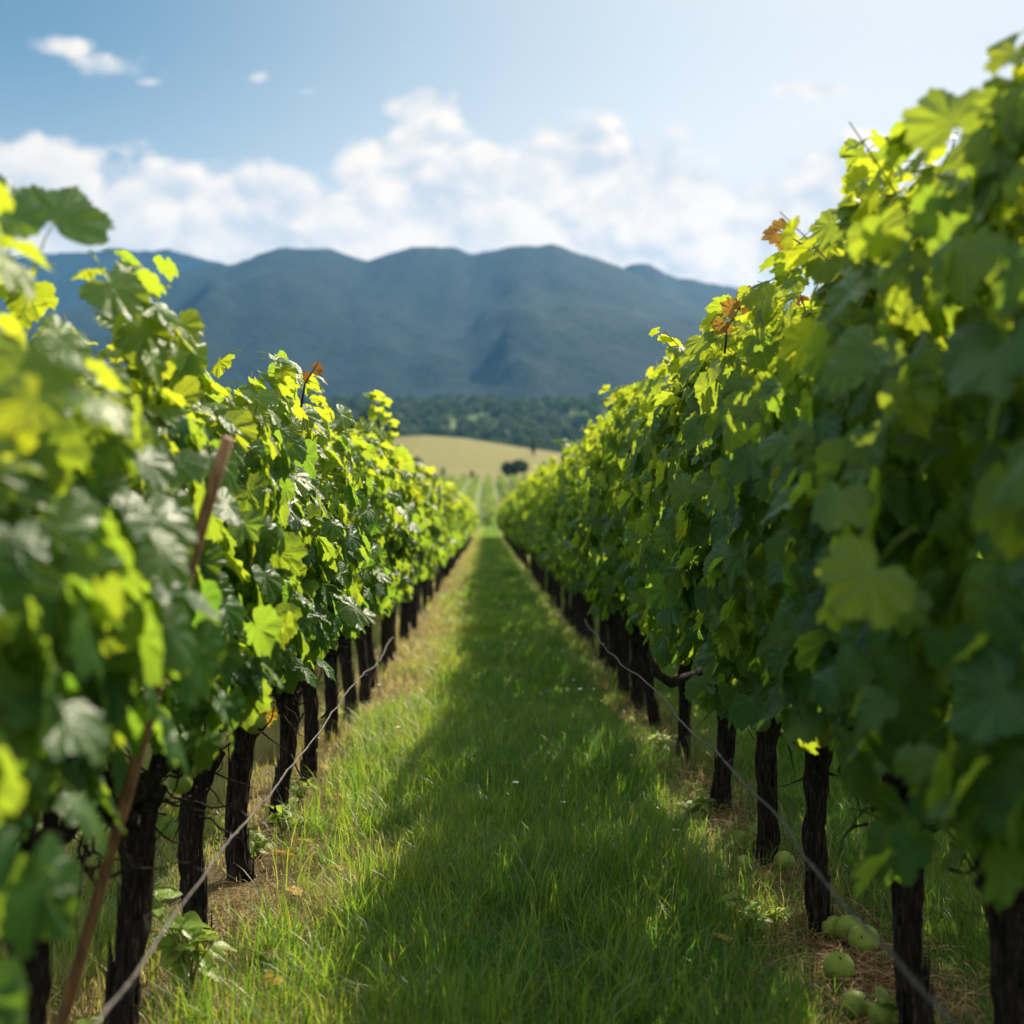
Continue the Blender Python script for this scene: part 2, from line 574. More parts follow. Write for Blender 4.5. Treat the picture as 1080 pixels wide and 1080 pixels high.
def ridge(name, label, prof, D, front, back, lo, hi, seed, spur):
    PX = [p[0] for p in prof]
    PY = [p[1] for p in prof]
    xs = np.linspace((lo - 513) / F * D, (hi - 513) / F * D, 260)
    ys = np.linspace(D - front, D + back, 120)

    def zf(X, Y):
        pxl = X / D * F + 513
        top = CAM_H + (546 - np.interp(pxl, PX, PY)) / F * D
        top = top + (fbm(X / 75, Y * 0 + seed, seed, 5, 2.1, .6) - 0.5) * 30
        t = (Y - (D - front)) / front
        warp = (fbm(X / 330, Y / 700, seed + 5, 4) - 0.5) * spur * (1 - np.clip(t, 0, 1)) * np.clip(t * 3, 0, 1)
        gl = 1 - np.abs(2 * fbm(X / 260 + 0.5 * fbm(X / 120, Y / 300, seed + 2, 3), Y / 1300, seed + 31, 4) - 1) * 2.2
        gul = 55 * gl * np.clip(t * 2, 0, 1) * np.clip((1 - t) * 2.6, 0, 1) * (t < 1)
        s = np.where(t < 1, np.clip(t, 0, 1) ** 1.25, 1 - 0.8 * sstep(0, 1, (Y - D) / back))
        return 30 + (top - 30) * s + warp * 330 + gul + (fbm(X / 110, Y / 160, seed + 8, 5) - 0.5) * 40 * np.clip(1 - t, 0, 1) * np.clip(t * 4, 0, 1)
    return tag(sheet(name, xs, ys, M['mountain'], 0, zf), label, None, None, 'structure')


ridge('mountain', 'broad wooded mountain ridge rising behind the vineyard',
      [(-700, 440), (-200, 380), (60, 335), (150, 305), (215, 285), (245, 278), (282, 264), (345, 260), (388, 273), (428, 259), (460, 256), (500, 263), (540, 261),
       (585, 259), (620, 268), (655, 283), (700, 305), (760, 340), (900, 400), (1300, 450)], 3000, 1700, 700, -600, 1400, 2, 0.55)
ridge('mountain', 'lower shoulder ridge falling away to the right of the main mountain',
      [(300, 400), (560, 300), (650, 284), (684, 278), (722, 291), (765, 300), (800, 308), (900, 335), (1100, 370), (1700, 430)], 3500, 1500, 600, 300, 1600, 11, 0.4)
ridge('mountain', 'distant ridge on the left seen past the main mountain',
      [(-900, 400), (-300, 300), (60, 268), (138, 263), (180, 262), (208, 270), (243, 279), (330, 310), (500, 380)], 4000, 1400, 600, -800, 520, 17, 0.4)


# ------------------------------------------------------------------ trees and far vegetation
def crown_unit(n, seed, squash=1.0, size=0.26):
    """leaf clumps spread through an uneven crown of unit radius; triangle pairs"""
    r = np.random.default_rng(seed)
    lob = r.normal(size=(7, 3))
    lob /= np.linalg.norm(lob, axis=1)[:, None]
    lob *= r.uniform(0.35, 0.62, (7, 1))
    c = lob[r.integers(0, 7, n)]
    d = r.normal(size=(n, 3))
    d /= np.linalg.norm(d, axis=1)[:, None]
    p = c + d * (r.uniform(0.2, 1, (n, 1)) ** 0.4) * 0.45
    p[:, 2] *= squash
    nrm = d + r.normal(size=(n, 3)) * 0.5 + np.array([0, 0, 0.3])
    nrm /= np.linalg.norm(nrm, axis=1)[:, None]
    a = np.cross(nrm, r.normal(size=(n, 3)))
    a /= np.linalg.norm(a, axis=1)[:, None]
    b = np.cross(nrm, a)
    s = size * r.uniform(0.5, 1.1, (n, 1))
    V = np.stack([p - a * s, p - b * s * 0.7 + nrm * s * .2, p + a * s, p + b * s * 0.7], 1).reshape(-1, 3)
    Q = np.arange(n * 4).reshape(-1, 4)
    tint = np.repeat(np.clip(r.normal(0.45, 0.22, n), 0, 1), 4)
    return V, Q, tint


CROWNS = [crown_unit(90, 50 + i, 0.9 + 0.1 * (i % 3)) for i in range(5)]
fr = np.random.default_rng(31)
g = Geo()
n = 0
while n < 5200:
    y = fr.uniform(625, 1420)
    x = (fr.uniform(-760, 820)) / 1500 * y + fr.normal() * 10
    if fbm(x / 90.0, y / 90.0, 77, 3) < 0.30 and y < 1150:
        continue
    hgt = fr.uniform(7, 13)
    V, Q, t = CROWNS[fr.integers(0, 5)]
    a = fr.uniform(0, 6.28)
    c, s = math.cos(a), math.sin(a)
    W = np.stack([V[:, 0] * c - V[:, 1] * s, V[:, 0] * s + V[:, 1] * c, V[:, 2]], 1) * (hgt * 0.62)
    W += np.array([x, y, float(ground_z(x, y)) + hgt * 0.45])
    g.add(W, [Q], np.clip(t * 0.8 + fr.uniform(-0.2, 0.3), 0, 1))
    n += 1
tag(g.build('forest', M['far_leaf'], smooth=False), 'dark far-off wood covering the foothills below the mountain', 'wood', None, 'stuff')


def tree(name, X, Yb, d, hgt, wid, label, cat, group=None, n=420, seed=1, trunk=0.25):
    x = (X - 513) / F * d
    z = float(ground_z(x, d))
    root = empty(name, (x, d, z), label, cat, group)
    V, Q, t = crown_unit(n, seed, 1.0, 0.2)
    V = V * np.array([wid / 2, wid / 2, hgt * (1 - trunk * .6) / 2]) + np.array([0, 0, hgt * (1 + trunk * .6) / 2])
    cg = Geo()
    cg.add(V, [Q], t)
    cg.build('crown', M['far_leaf'], root, smooth=False)
    tg = Geo()
    zz = np.linspace(-0.3, hgt * 0.7, 7)
    tube(tg, np.stack([0.03 * hgt * np.sin(zz), 0 * zz, zz], 1), np.linspace(0.03, 0.008, 7) * hgt, 7)
    for k in range(5):
        a = k * 1.3 + seed
        b0 = np.array([0, 0, hgt * (0.25 + 0.08 * k)])
        e = b0 + np.array([math.cos(a) * wid * .3, math.sin(a) * wid * .3, hgt * .18])
        tube(tg, [b0, (b0 + e) / 2 + [0, 0, hgt * .02], e], [0.012 * hgt, .008 * hgt, .003 * hgt], 5)
    tg.build('trunk', M['bark'], root)
    return root


tree('tree', 541, 503, 318, 6.6, 6.8, 'wide dark round bush at the foot of the tan meadow', 'bush', None, 600, 3, 0.1)
tree('tree', 467, 500, 306, 3.4, 1.5, 'slim dark tree on the vineyard edge, the left one of two slim trees', 'tree', None, 200, 4, 0.1)
tree('tree', 498, 503, 304, 3.2, 1.4, 'slim dark tree on the vineyard edge, right beside the dark vine row', 'tree', None, 200, 5, 0.1)
tree('tree', 437, 495, 330, 6.0, 6.5, 'hazy grey-green tree at the left foot of the tan meadow', 'tree', None, 500, 6, 0.15)
tree('tree', 563, 485, 440, 8.0, 2.4, 'tall narrow tree standing on the right flank of the tan meadow', 'tree', None, 260, 7, 0.1)
tree('tree', 577, 495, 330, 3.6, 3.4, 'small dark bush at the right end of the tan meadow', 'bush', None, 300, 8, 0.1)
tree('tree', 466, 462, 520, 3.2, 3.0, 'tiny lone shrub high on the tan meadow', 'shrub', None, 200, 12, 0.1)
for i, (X, d, hh, ww, lb) in enumerate([
        (392, 470, 13, 13, 'big rounded tree left of the tan meadow, the tallest there'),
        (366, 500, 11, 13, 'broad tree behind the left vines, left of the tallest meadow-edge tree'),
        (412, 555, 9, 10, 'tree on the left shoulder of the tan meadow'),
        (428, 590, 8, 10, 'tree peeping over the left crest of the tan meadow')]):
    tree('tree', X, 0, d, hh, ww, lb, 'tree', 'trees at the left edge of the meadow', 600, 20 + i, 0.15)

# vine rows on the facing slope: too far to tell one vine from the next
fr = np.random.default_rng(5)
for i, xr in enumerate(np.arange(-31.2 + .35, 31, 2.4)):
    y0, y1 = 118, 292
    n = int((y1 - y0) * 26)
    yy = fr.uniform(y0, y1, n)
    p = np.stack([xr + fr.normal(0, 0.2, n), yy, ground_z(np.full(n, xr), yy) + fr.uniform(0.35, 1.55, n) + 0.15 * np.sin(yy * 2.1)], 1)
    nr = fr.normal(size=(n, 3)) + [0, 0, 0.5]
    nr /= np.linalg.norm(nr, axis=1)[:, None]
    a = np.cross(nr, fr.normal(size=(n, 3)))
    a /= np.linalg.norm(a, axis=1)[:, None]
    b = np.cross(nr, a)
    s = fr.uniform(0.12, 0.26, (n, 1))
    V = np.stack([p - a * s, p - b * s, p + a * s, p + b * s], 1).reshape(-1, 3)
    g = Geo()
    g.add(V, [np.arange(n * 4).reshape(-1, 4)], np.repeat(np.clip(fr.normal(.45, .2, n), 0, 1), 4))
    o = g.build('vine_row', M['slope_leaf'], smooth=False)
    lab = 'thin hazy green vine row running up the distant slope below the tan meadow'
    if abs(xr - .35) < 0.1:
        lab = 'dark vine row of the distant slope in line with the grass path'
    tag(o, lab, 'vine row', 'vine rows on the distant slope')

# ------------------------------------------------------------------ vine leaves
HALF = [(0, 1.0), (.065, .915), (.10, .865), (.175, .845), (.20, .775), (.285, .73), (.275, .655), (.29, .625), (.36, .64), (.415, .635), (.50, .72),
        (.535, .62), (.615, .585), (.59, .485), (.665, .415), (.61, .335), (.59, .285), (.645, .235), (.70, .145), (.645, .055), (.665, -.045),
        (.56, -.115), (.505, -.215), (.385, -.225), (.27, -.285), (.15, -.205), (.06, -.10)]
HALF_LO = [(0, 1.0), (.19, .82), (.28, .65), (.48, .69), (.63, .46), (.59, .29), (.69, .10), (.52, -.2), (.26, -.27)]


def leaf_shape(half, r, mid=True):
    pts = np.array(half, float)
    left = pts[1:][::-1] * [-1, 1]
    out = np.concatenate([pts, [[0, 0.0]], left])
    out = out + r.normal(0, 0.016, out.shape)
    out[:, 0] *= r.uniform(0.95, 1.2)
    n = len(out)
    C = np.array([[0, 0.14]])
    if mid:
        P = np.concatenate([C, C + (out - C) * 0.52, out])
    else:
        P = np.concatenate([C, out])
    x, y = P[:, 0], P[:, 1]
    th = np.arctan2(x, y)
    rr = np.hypot(x, y - .14)
    fold = r.uniform(-0.18, 0.24)
    droop = r.uniform(0.05, 0.55)
    ph = r.uniform(0, 6.28)
    z = fold * np.abs(x) - droop * np.clip(y, 0, 2) ** 2 * 0.6 - r.uniform(-.1, .35) * x ** 2 + 0.07 * np.sin(3 * th + ph) * rr ** 1.5 * 1.6
    z = z + 0.03 * np.sin(11 * th + ph * 2) * (rr > 0.35)
    V = np.stack([x, y, z], 1)
    k = np.arange(n)
    k2 = (k + 1) % n
    if mid:
        faces = [np.stack([np.zeros(n, int), 1 + k2, 1 + k], 1), np.stack([1 + k, 1 + k2, 1 + n + k2, 1 + n + k], 1)]
    else:
        faces = [np.stack([np.zeros(n, int), 1 + k2, 1 + k], 1)]
    return V, faces, np.stack([x, y], 1)


lr = np.random.default_rng(12)
SH_HI = [leaf_shape(HALF, lr) for _ in range(26)]
SH_LO = [leaf_shape(HALF_LO, lr, False) for _ in range(14)]


def put_leaves(g, pos, nrm, tip, size, tint, shapes, r):
    nrm = nrm / np.linalg.norm(nrm, axis=1)[:, None]
    t = tip - (tip * nrm).sum(1)[:, None] * nrm
    t /= np.linalg.norm(t, axis=1)[:, None] + 1e-9
    b = np.cross(t, nrm)
    which = r.integers(0, len(shapes), len(pos))
    for k in range(len(shapes)):
        idx = np.nonzero(which == k)[0]
        if not len(idx):
            continue
        V, faces, uvs = shapes[k]
        s = size[idx][:, None, None]
        W = pos[idx][:, None, :] + s * (V[None, :, 0:1] * b[idx][:, None, :] + V[None, :, 1:2] * t[idx][:, None, :] + V[None, :, 2:3] * nrm[idx][:, None, :])
        nv = len(V)
        off = (np.arange(len(idx)) * nv)[:, None, None]
        fs = [(f[None] + off).reshape(-1, f.shape[1]) for f in faces]
        g.add(W.reshape(-1, 3), fs, np.repeat(tint[idx], nv), np.tile(uvs, (len(idx), 1)))


def vine_leaves(r, zb, zt, hw, n, hl=0.52, size=(0.056, 0.106), shapes=SH_HI, top_shoots=6, g=None, canes=None, seed=0, cull=None):
    """the leaf wall of one vine in local coordinates, y along the row; also petioles and shoots into canes"""
    g = g or Geo()
    side = np.where(r.random(n) < 0.5, -1.0, 1.0)
    y = r.uniform(-hl, hl, n)
    zz = r.uniform(0, 1, n)
    lump = fbm(y * 3.0 + 40 + seed, zz * 4.0 + side * 9, 21 + seed, 3)
    prof = 0.55 + 0.55 * np.sin(np.clip(zz * 0.9 + 0.12, 0, 1) * np.pi) ** 0.7
    depth = r.random(n) ** 0.45
    x = side * hw * prof * (0.25 + 1.5 * lump) * (0.25 + 0.75 * depth)
    edge = fbm(y * 2.6 + 7 + seed * 3.7, side * 5, 5 + seed, 3)
    ztop = zt - 0.42 + 0.78 * edge
    zbot = zb + 0.34 * (fbm(y * 3.1 + seed, side * 3 + 1, 8 + seed, 2) - 0.45)
    z = zbot + (ztop - zbot) * zz
    topk = np.clip((zz - 0.8) / 0.2, 0, 1)
    nrm = np.stack([side * (1.0 - 0.6 * topk), r.normal(-0.12, 0.62, n), 0.36 + 0.8 * topk + r.normal(0, 0.38, n)], 1)
    nrm[:, 0] += r.normal(0, 0.30, n)
    tip = np.stack([side * 0.35 + r.normal(0, .3, n), r.normal(0, 0.55, n), -1.0 + 0.5 * topk], 1)
    sz = r.uniform(size[0], size[1], n) * np.where(zz > 0.88, 0.8, 1.0)
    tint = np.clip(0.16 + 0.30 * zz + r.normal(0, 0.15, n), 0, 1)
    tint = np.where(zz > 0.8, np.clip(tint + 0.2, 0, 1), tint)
    pos = np.stack([x, y, z], 1)
    if cull is not None:
        k_ = ~cull(pos)
        pos, nrm, tip, sz, tint, depth, side = pos[k_], nrm[k_], tip[k_], sz[k_], tint[k_], depth[k_], side[k_]
    put_leaves(g, pos, nrm, tip, sz, tint, shapes, r)
    if canes is not None:
        for i in np.nonzero(depth > 0.55)[0][::2]:        # leaf stalks
            e = pos[i]
            q = e + np.array([-side[i] * 0.07, r.normal(0, .03), 0.035])
            tube(g, [e, (e + q) / 2 + [0, 0, .012], q], [0.0013, 0.0014, 0.0018], 3, r.uniform(0.4, 1), cap=False)
    # upright shoots above and through the wall
    for k in range(top_shoots):
        y0 = r.uniform(-hl * .9, hl * .9)
        x0 = r.normal(0, hw * 0.35)
        h0 = zt - 0.38
        ln = r.uniform(0.28, 0.52)
        tt = np.linspace(0, 1, 7)
        lean = r.normal(0, 0.12, 2)
        P = np.stack([x0 + lean[0] * tt ** 1.5, y0 + lean[1] * tt ** 1.5, h0 + ln * tt], 1)
        if canes is not None:
            canes.append(Geo())
            tube(canes[-1], P, np.linspace(0.0042, 0.0015, 7), 5, r.uniform(0.3, .9))
        m_ = 14
        u = r.uniform(0.2, 1.0, m_)
        base = np.stack([np.interp(u, tt, P[:, c]) for c in range(3)], 1)
        an = r.uniform(0, 6.28, m_)
        dv = np.stack([np.cos(an), np.sin(an), 0.1 + 0 * an], 1)
        put_leaves(g, base + dv * 0.03, dv * 0.55 + np.array([0, 0, 0.7]) + r.normal(0, .25, (m_, 3)), dv + np.array([0, 0, -.5]),
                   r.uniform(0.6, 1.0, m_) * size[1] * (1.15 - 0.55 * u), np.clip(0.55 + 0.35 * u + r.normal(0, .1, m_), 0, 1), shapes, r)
    return g


def trunk_geo(r, h, rad, seed, sides=30, rings=40, lean=None):
    g = Geo()
    t = np.linspace(0, 1, rings)
    b1, b2 = np.clip(r.normal(0, 0.014, 2), -.018, .018), np.clip(r.normal(0, 0.016, 2), -.02, .02)
    ln0 = np.clip(r.normal(0, 0.014, 2), -.022, .022)
    lean = ln0 if lean is None else lean
    P = np.stack([lean[0] * t + b1[0] * np.sin(t * 5 + seed), lean[1] * t + b2[0] * np.sin(t * 4 + seed * 2), -0.06 + (h + 0.06) * t], 1)
    P[:, :2] -= P[3, :2]
    rr = rad * (1.0 + 0.32 * np.exp(-t * 9) + 0.35 * sstep(0.8, 1.0, t) - 0.10 * np.sin(t * 3.1))
    tube(g, P, rr, sides, 0.5, 0.5 if sides > 12 else 0.25, seed)
    head = P[-1]
    # knobbly head and peeling strips of bark
    if sides > 12:
        for k in range(5):
            a = r.uniform(0, 6.28)
            c = head + np.array([math.cos(a) * .03, math.sin(a) * .05, r.uniform(-.06, .02)])
            e = c + np.array([math.cos(a) * .04, math.sin(a) * .07, r.uniform(.02, .06)])
            tube(g, [c, (c + e) / 2, e], [rad * .7, rad * .6, rad * .35], 9, 0.5, 0.3, seed + k)
        for k in range(46):
            a = r.uniform(0, 6.28)
            z0 = r.uniform(0.03, h * .8)
            i = int(np.clip(z0 / h * rings, 1, rings - 2))
            q = P[i] + np.array([math.cos(a), math.sin(a), 0]) * rr[i] * 1.02
            o = np.array([math.cos(a), math.sin(a), 0]) * r.uniform(0.0, 0.005)
            ln = r.uniform(.05, .16)
            tube(g, [q, q + [0, 0, ln * .5] + o * .3, q + np.array([0, 0, ln]) + o], [.0045, .004, .001], 4, .5, 0, 0)
    return g, head


def arms_geo(r, head, hl, seed, rich=True):
    """two gnarled cordon arms along the row with spurs and a tangle of dead twigs"""
    g = Geo()
    for s in (-1, 1):
        t = np.linspace(0, 1, 9)
        P = np.stack([head[0] + r.normal(0, .012, 9), head[1] + s * hl * t, head[2] + 0.02 + 0.07 * np.sqrt(t) + 0.018 * np.sin(t * 9 + seed)], 1)
        tube(g, P, np.linspace(0.028, 0.013, 9), 9, 0.5, 0.3, seed + s)
        for k in range(4 if rich else 2):
            q = P[2 + k]
            e = q + np.array([r.normal(0, .03), r.normal(0, .02), r.uniform(.07, .16)])
            tube(g, [q, (q + e) / 2 + [.01, 0, 0], e], [.011, .009, .007], 6, .5, .2, seed + k)
    if rich:
        for k in range(26):
            q = head + np.array([r.normal(0, .06), r.uniform(-hl, hl), r.uniform(-.08, .12)])
            P = [q]
            dv = np.array([r.normal(0, .5), r.normal(0, .6), r.normal(-.1, .6)])
            for j in range(5):
                dv = dv + r.normal(0, .45, 3)
                P.append(P[-1] + dv / (np.linalg.norm(dv) + 1e-6) * 0.035)
            tube(g, P, np.linspace(.0042, .0012, 6), 4, .5)
    return g


def ball(g, c, rad, seg=20, rings=12, squash=0.95, tint=0.5):
    th = np.linspace(0, np.pi, rings + 1)
    ph = np.linspace(0, 2 * np.pi, seg, endpoint=False)
    r_ = rad * (1 - 0.10 * np.exp(-(th / 0.35) ** 2) - 0.06 * np.exp(-((np.pi - th) / 0.3) ** 2))
    V = np.stack([np.outer(r_ * np.sin(th), np.cos(ph)), np.outer(r_ * np.sin(th), np.sin(ph)), np.outer(r_ * np.cos(th) * squash, np.ones(seg))], -1).reshape(-1, 3) + c
    i = np.arange(rings)[:, None] * seg
    j = np.arange(seg)[None]
    k = (np.arange(seg)[None] + 1) % seg
    g.add(V, [np.stack([i + j, i + seg + j, i + seg + k, i + k], -1).reshape(-1, 4)], tint)


# ------------------------------------------------------------------ the two vine rows
RX, LX = 1.04, -0.88
R_Y = [2.05, 2.80, 3.40, 4.40, 5.28, 6.33, 7.52, 8.75]
L_Y = [1.95, 2.72, 3.42, 4.36, 5.12, 6.08, 7.00, 8.15]
R_LAB = ['very blurred tall vine closest to the camera on the shaded side',
         'blurred tall vine with black trunk at the edge of the picture',
         'shaded vine with thick black trunk just in front of the fallen green fruit',
         'shaded vine with ridged black trunk standing over the pile of fallen green fruit',
         'shaded vine with black trunk and one green fruit lying at its foot',
         'shaded vine with straight dark trunk and hanging round fruit, just beyond the single fallen fruit',
         'shaded vine with dark trunk under a thick crooked arm of bare wood',
         'shaded vine with thin leaning trunk, last sharp trunk of the shaded row']
L_LAB = ['very blurred sunlit vine closest to the camera, big pale leaves',
         'blurred sunlit vine whose trunk stands at the lower corner',
         'sunlit vine with dark trunk beside the leaning brown stake',
         'vine with shaggy black trunk behind the pale leafy weed',
         'sunlit vine with shaggy trunk over a heap of rust-coloured straw',
         'sunlit vine with a single yellow leaf at the foot of its leaves',
         'sunlit vine with dark trunk just past the one with the yellow leaf',
         'sunlit vine with short dark trunk, eighth along the sunlit row']
G_R = 'tall vines of the shaded row to the right of the path'
G_L = 'sunlit vines of the row to the left of the path'


STAKE = (np.array([-0.952, 2.94, 0.0]), px(243, 462, 2.55))


def by_stake(p):
    """leaves that have been tied back where the stake stands free of the wall"""
    ax = STAKE[1] - STAKE[0]
    t = np.clip(((p - STAKE[0]) @ ax) / (ax @ ax), 0.15, 1)
    q = STAKE[0] + t[:, None] * ax
    away = p - q
    d = np.hypot(away[:, 0] * .55 - away[:, 1] * .25, away[:, 2] * .8)
    return (p[:, 0] > q[:, 0] - .06) & (np.abs(away[:, 1]) < .34) & (np.hypot(away[:, 0] * .8, away[:, 1] * .55) < .17)


def near_vine(x, y, label, group, zb, zt, hw, n, seed, right):
    r = np.random.default_rng(seed)
    z = float(ground_z(x, y))
    root = empty('grape_vine', (x, y, z), label, 'grape vine', group)
    tg, head = trunk_geo(r, (0.60 if right else 0.56) + r.normal(0, .02), r.uniform(0.031, 0.039) * (0.85 if right and i == 7 else 1), seed, lean=(-0.10, 0.02) if right and i == 7 else None)
    tk = tg.build('trunk', M['bark'], root)
    ag = arms_geo(r, head, 0.45, seed)
    if right and i == 6:                     # bare crooked arm below the leaves
        L_ = np.array([x, y, z])
        tube(ag, [px(686, 688, 7.4) - L_, px(694, 712, 7.35) - L_, px(708, 721, 7.35) - L_, px(735, 712, 7.45) - L_, px(752, 700, 7.6) - L_], [.017, .022, .026, .022, .016], 10, .5, .3, 6)
    ag.build('cordon', M['bark'], root)
    canes = []
    fol = vine_leaves(r, zb, zt, hw, n, seed=seed % 17, canes=canes, cull=(lambda p: by_stake(p + np.array([x, y, z]))) if not right else None)
    return root, r, fol, canes, head


ROOTS = {}
for (xs_, ys_, labs, grp, right) in ((RX, R_Y, R_LAB, G_R, True), (LX, L_Y, L_LAB, G_L, False)):
    for i, y in enumerate(ys_):
        root, r, fol, canes, head = near_vine(xs_, y, labs[i], grp, 0.78 if right else 0.80, (2.04 if i == 0 else 2.05) if right else (1.55 if i == 0 else 1.66 if i < 5 else 1.72), 0.31 if right else 0.27,
                                              800 if right else 600, 100 * (1 if right else 2) + i, right)
        ROOTS[(right, i)] = (root, fol, canes, r)


def hero(right, i, X, Y, d, size, nrm, tip, tint):
    """a single leaf that the photograph shows clearly, placed at its own distance on its vine"""
    root, fol, canes, r = ROOTS[(right, i)]
    p = px(X, Y, d) - np.array(root.location)
    put_leaves(fol, p[None], np.array([nrm], float), np.array([tip], float), np.array([size]), np.array([tint]), SH_HI, r)
    q = p - np.array(tip, float) * 0.1
    tube(fol, [p, (p + q) / 2 + [0, 0, .01], q], [.0014, .0015, .002], 4, .8)


hero(False, 0, 60, 235, 2.45, 0.117, (.35, -.75, .5), (.3, .1, .8), .35)
hero(False, 0, 10, 235, 2.3, 0.101, (.5, -.7, .3), (-.1, .1, .9), .2)
hero(False, 1, 115, 300, 2.75, 0.101, (.4, -.6, .5), (.3, .2, -.6), .55)
hero(False, 0, 35, 370, 1.9, 0.117, (.5, -.75, .3), (.1, -.1, -.8), .6)
hero(False, 1, 95, 690, 2.35, 0.085, (.3, -.9, .2), (.2, .0, -.9), .8)
hero(False, 1, 125, 575, 2.4, 0.086, (.3, -.8, .4), (.3, .0, -.9), .75)
hero(False, 3, 262, 590, 4.0, 0.086, (.4, -.8, .2), (.1, .1, -.9), .95)
hero(True, 0, 925, 600, 2.0, 0.094, (-.4, -.8, .3), (-.6, 0, -.6), .85)
hero(True, 0, 1010, 130, 2.3, 0.109, (-.3, -.8, .4), (-.3, .2, .9), .55)
hero(True, 1, 890, 455, 3.2, 0.101, (-.3, -.8, .3), (-.2, .2, -.9), .45)
hero(True, 2, 925, 240, 3.3, 0.101, (-.3, -.8, .3), (.4, .1, .7), .75)
hero(True, 3, 800, 390, 4.2, 0.086, (-.3, -.85, .3), (-.1, .1, .9), .8)
for (right, i), (root, fol, canes, r) in ROOTS.items():
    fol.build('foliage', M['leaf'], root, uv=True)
    for c_ in canes:
        c_.build('shoot', M['cane'], root)


def red_shoot(right, i, pts, leaves):
    """a young shoot with copper leaves that stands out of the wall"""
    root = ROOTS[(right, i)][0]
    L = np.array(root.location)
    P = np.array([px(*p) for p in pts]) - L
    g_ = Geo()
    tube(g_, P, np.linspace(.0042, .0018, len(P)), 7, 0.0)
    sh = g_.build('young_shoot', M['cane'], root)
    lg = Geo()
    for (X, Y, d, s, n_, t_, ti) in leaves:
        put_leaves(lg, (px(X, Y, d) - L)[None], np.array([n_], float), np.array([t_], float), np.array([s]), np.array([ti]), SH_HI, lr)
    lg.build('young_leaf', M['red_leaf'], sh, uv=True)


red_shoot(True, 3, [(905, 296, 3.9), (880, 280, 3.85), (850, 258, 3.8), (832, 246, 3.8), (818, 240, 3.8)],
          [(820, 244, 3.8, .046, (-.3, -.8, .5), (-.9, 0, -.3), .7), (826, 240, 3.8, .040, (.2, -.9, .3), (.2, 0, .9), .9), (830, 254, 3.8, .034, (-.2, -.8, .4), (-.5, 0, -.8), .9)])
red_shoot(True, 4, [(765, 372, 4.7), (768, 345, 4.7), (780, 325, 4.7), (795, 312, 4.7)],
          [(795, 314, 4.7, .07, (-.2, -.9, .1), (-.9, 0, -.25), .1), (775, 326, 4.7, .055, (.2, -.9, .2), (-.7, 0, .3), .8), (764, 340, 4.7, .045, (-.2, -.9, .2), (-.4, 0, -.8), .6)])
red_shoot(True, 3, [(868, 355, 4.2), (862, 335, 4.2), (850, 318, 4.2)], [(850, 318, 4.2, .03, (-.2, -.9, .2), (-.6, 0, .5), .1)])
red_shoot(False, 4, [(318, 430, 4.6), (322, 405, 4.6), (330, 392, 4.6), (336, 382, 4.6)],
          [(333, 390, 4.6, .03, (.2, -.9, .2), (.6, 0, .1), .3), (326, 398, 4.6, .026, (-.2, -.9, .2), (-.6, 0, .3), .2)])

# round green fruit hanging under the leaves, each on the vine that carries it
for right, i, X, Y, d, s in [(True, 4, 802, 762, 4.6, .036), (True, 4, 828, 758, 4.7, .03), (True, 3, 850, 770, 4.15, .036), (True, 3, 868, 778, 4.2, .034), (True, 3, 884, 770, 4.1, .038),
                             (True, 5, 762, 747, 5.7, .032), (True, 6, 690, 662, 7.0, .032), (True, 4, 852, 708, 4.1, .036),
                             (False, 3, 199, 812, 3.95, .028), (False, 3, 192, 824, 3.9, .033), (False, 4, 258, 750, 4.6, .040), (False, 4, 270, 762, 4.6, .038), (False, 4, 262, 735, 4.7, .035)]:
    root = ROOTS[(right, i)][0]
    c = px(X, Y, d) - np.array(root.location)
    g = Geo()
    ball(g, np.zeros(3), s)
    o = g.build('fruit', M['fruit'], root, loc=c)
    g = Geo()
    tube(g, [(0, 0, s * .8), (.004, 0, s + .03), (0.012, 0, s + .08)], [.0028, .002, .002], 5, .5)
    g.build('stalk', M['cane'], o)

# one yellowed leaf low on the left row
root = ROOTS[(False, 5)][0]
g = Geo()
put_leaves(g, (px(281, 750, 4.9) - np.array(root.location))[None], np.array([[.3, -.9, .2]]), np.array([[0.2, 0, -.9]]), np.array([.055]), np.array([.6]), SH_HI, lr)
tag(g.build('leaf', M['yellow_leaf'], root, uv=True), 'single yellow leaf', None)

# vines farther along: shared shapes, copied
FAR_T, FAR_L = {}, {}
for right in (True, False):
    for lod, (nl, sz, shp, sd) in enumerate(((660, (.055, .098), SH_HI, 14), (430, (.07, .115), SH_LO, 10))):
        for v in range(5):
            r = np.random.default_rng(1000 + 50 * lod + v + 500 * right)
            tg, head = trunk_geo(r, 0.58, r.uniform(0.034, 0.042), 300 + v, sd, 20)
            arm = arms_geo(r, head, 0.45, v, False)
            fo = vine_leaves(r, .75 if right else .72, 1.95 if right else 1.78, .31 if right else .27, nl, 0.55, sz, shp, 6, seed=20 + v)
            FAR_T[(right, lod, v)] = tg.mesh('trunk', M['bark'])
            FAR_T[(right, lod, v, 'c')] = arm.mesh('cordon', M['bark'])
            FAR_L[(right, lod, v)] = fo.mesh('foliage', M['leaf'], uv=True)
rr = np.random.default_rng(99)
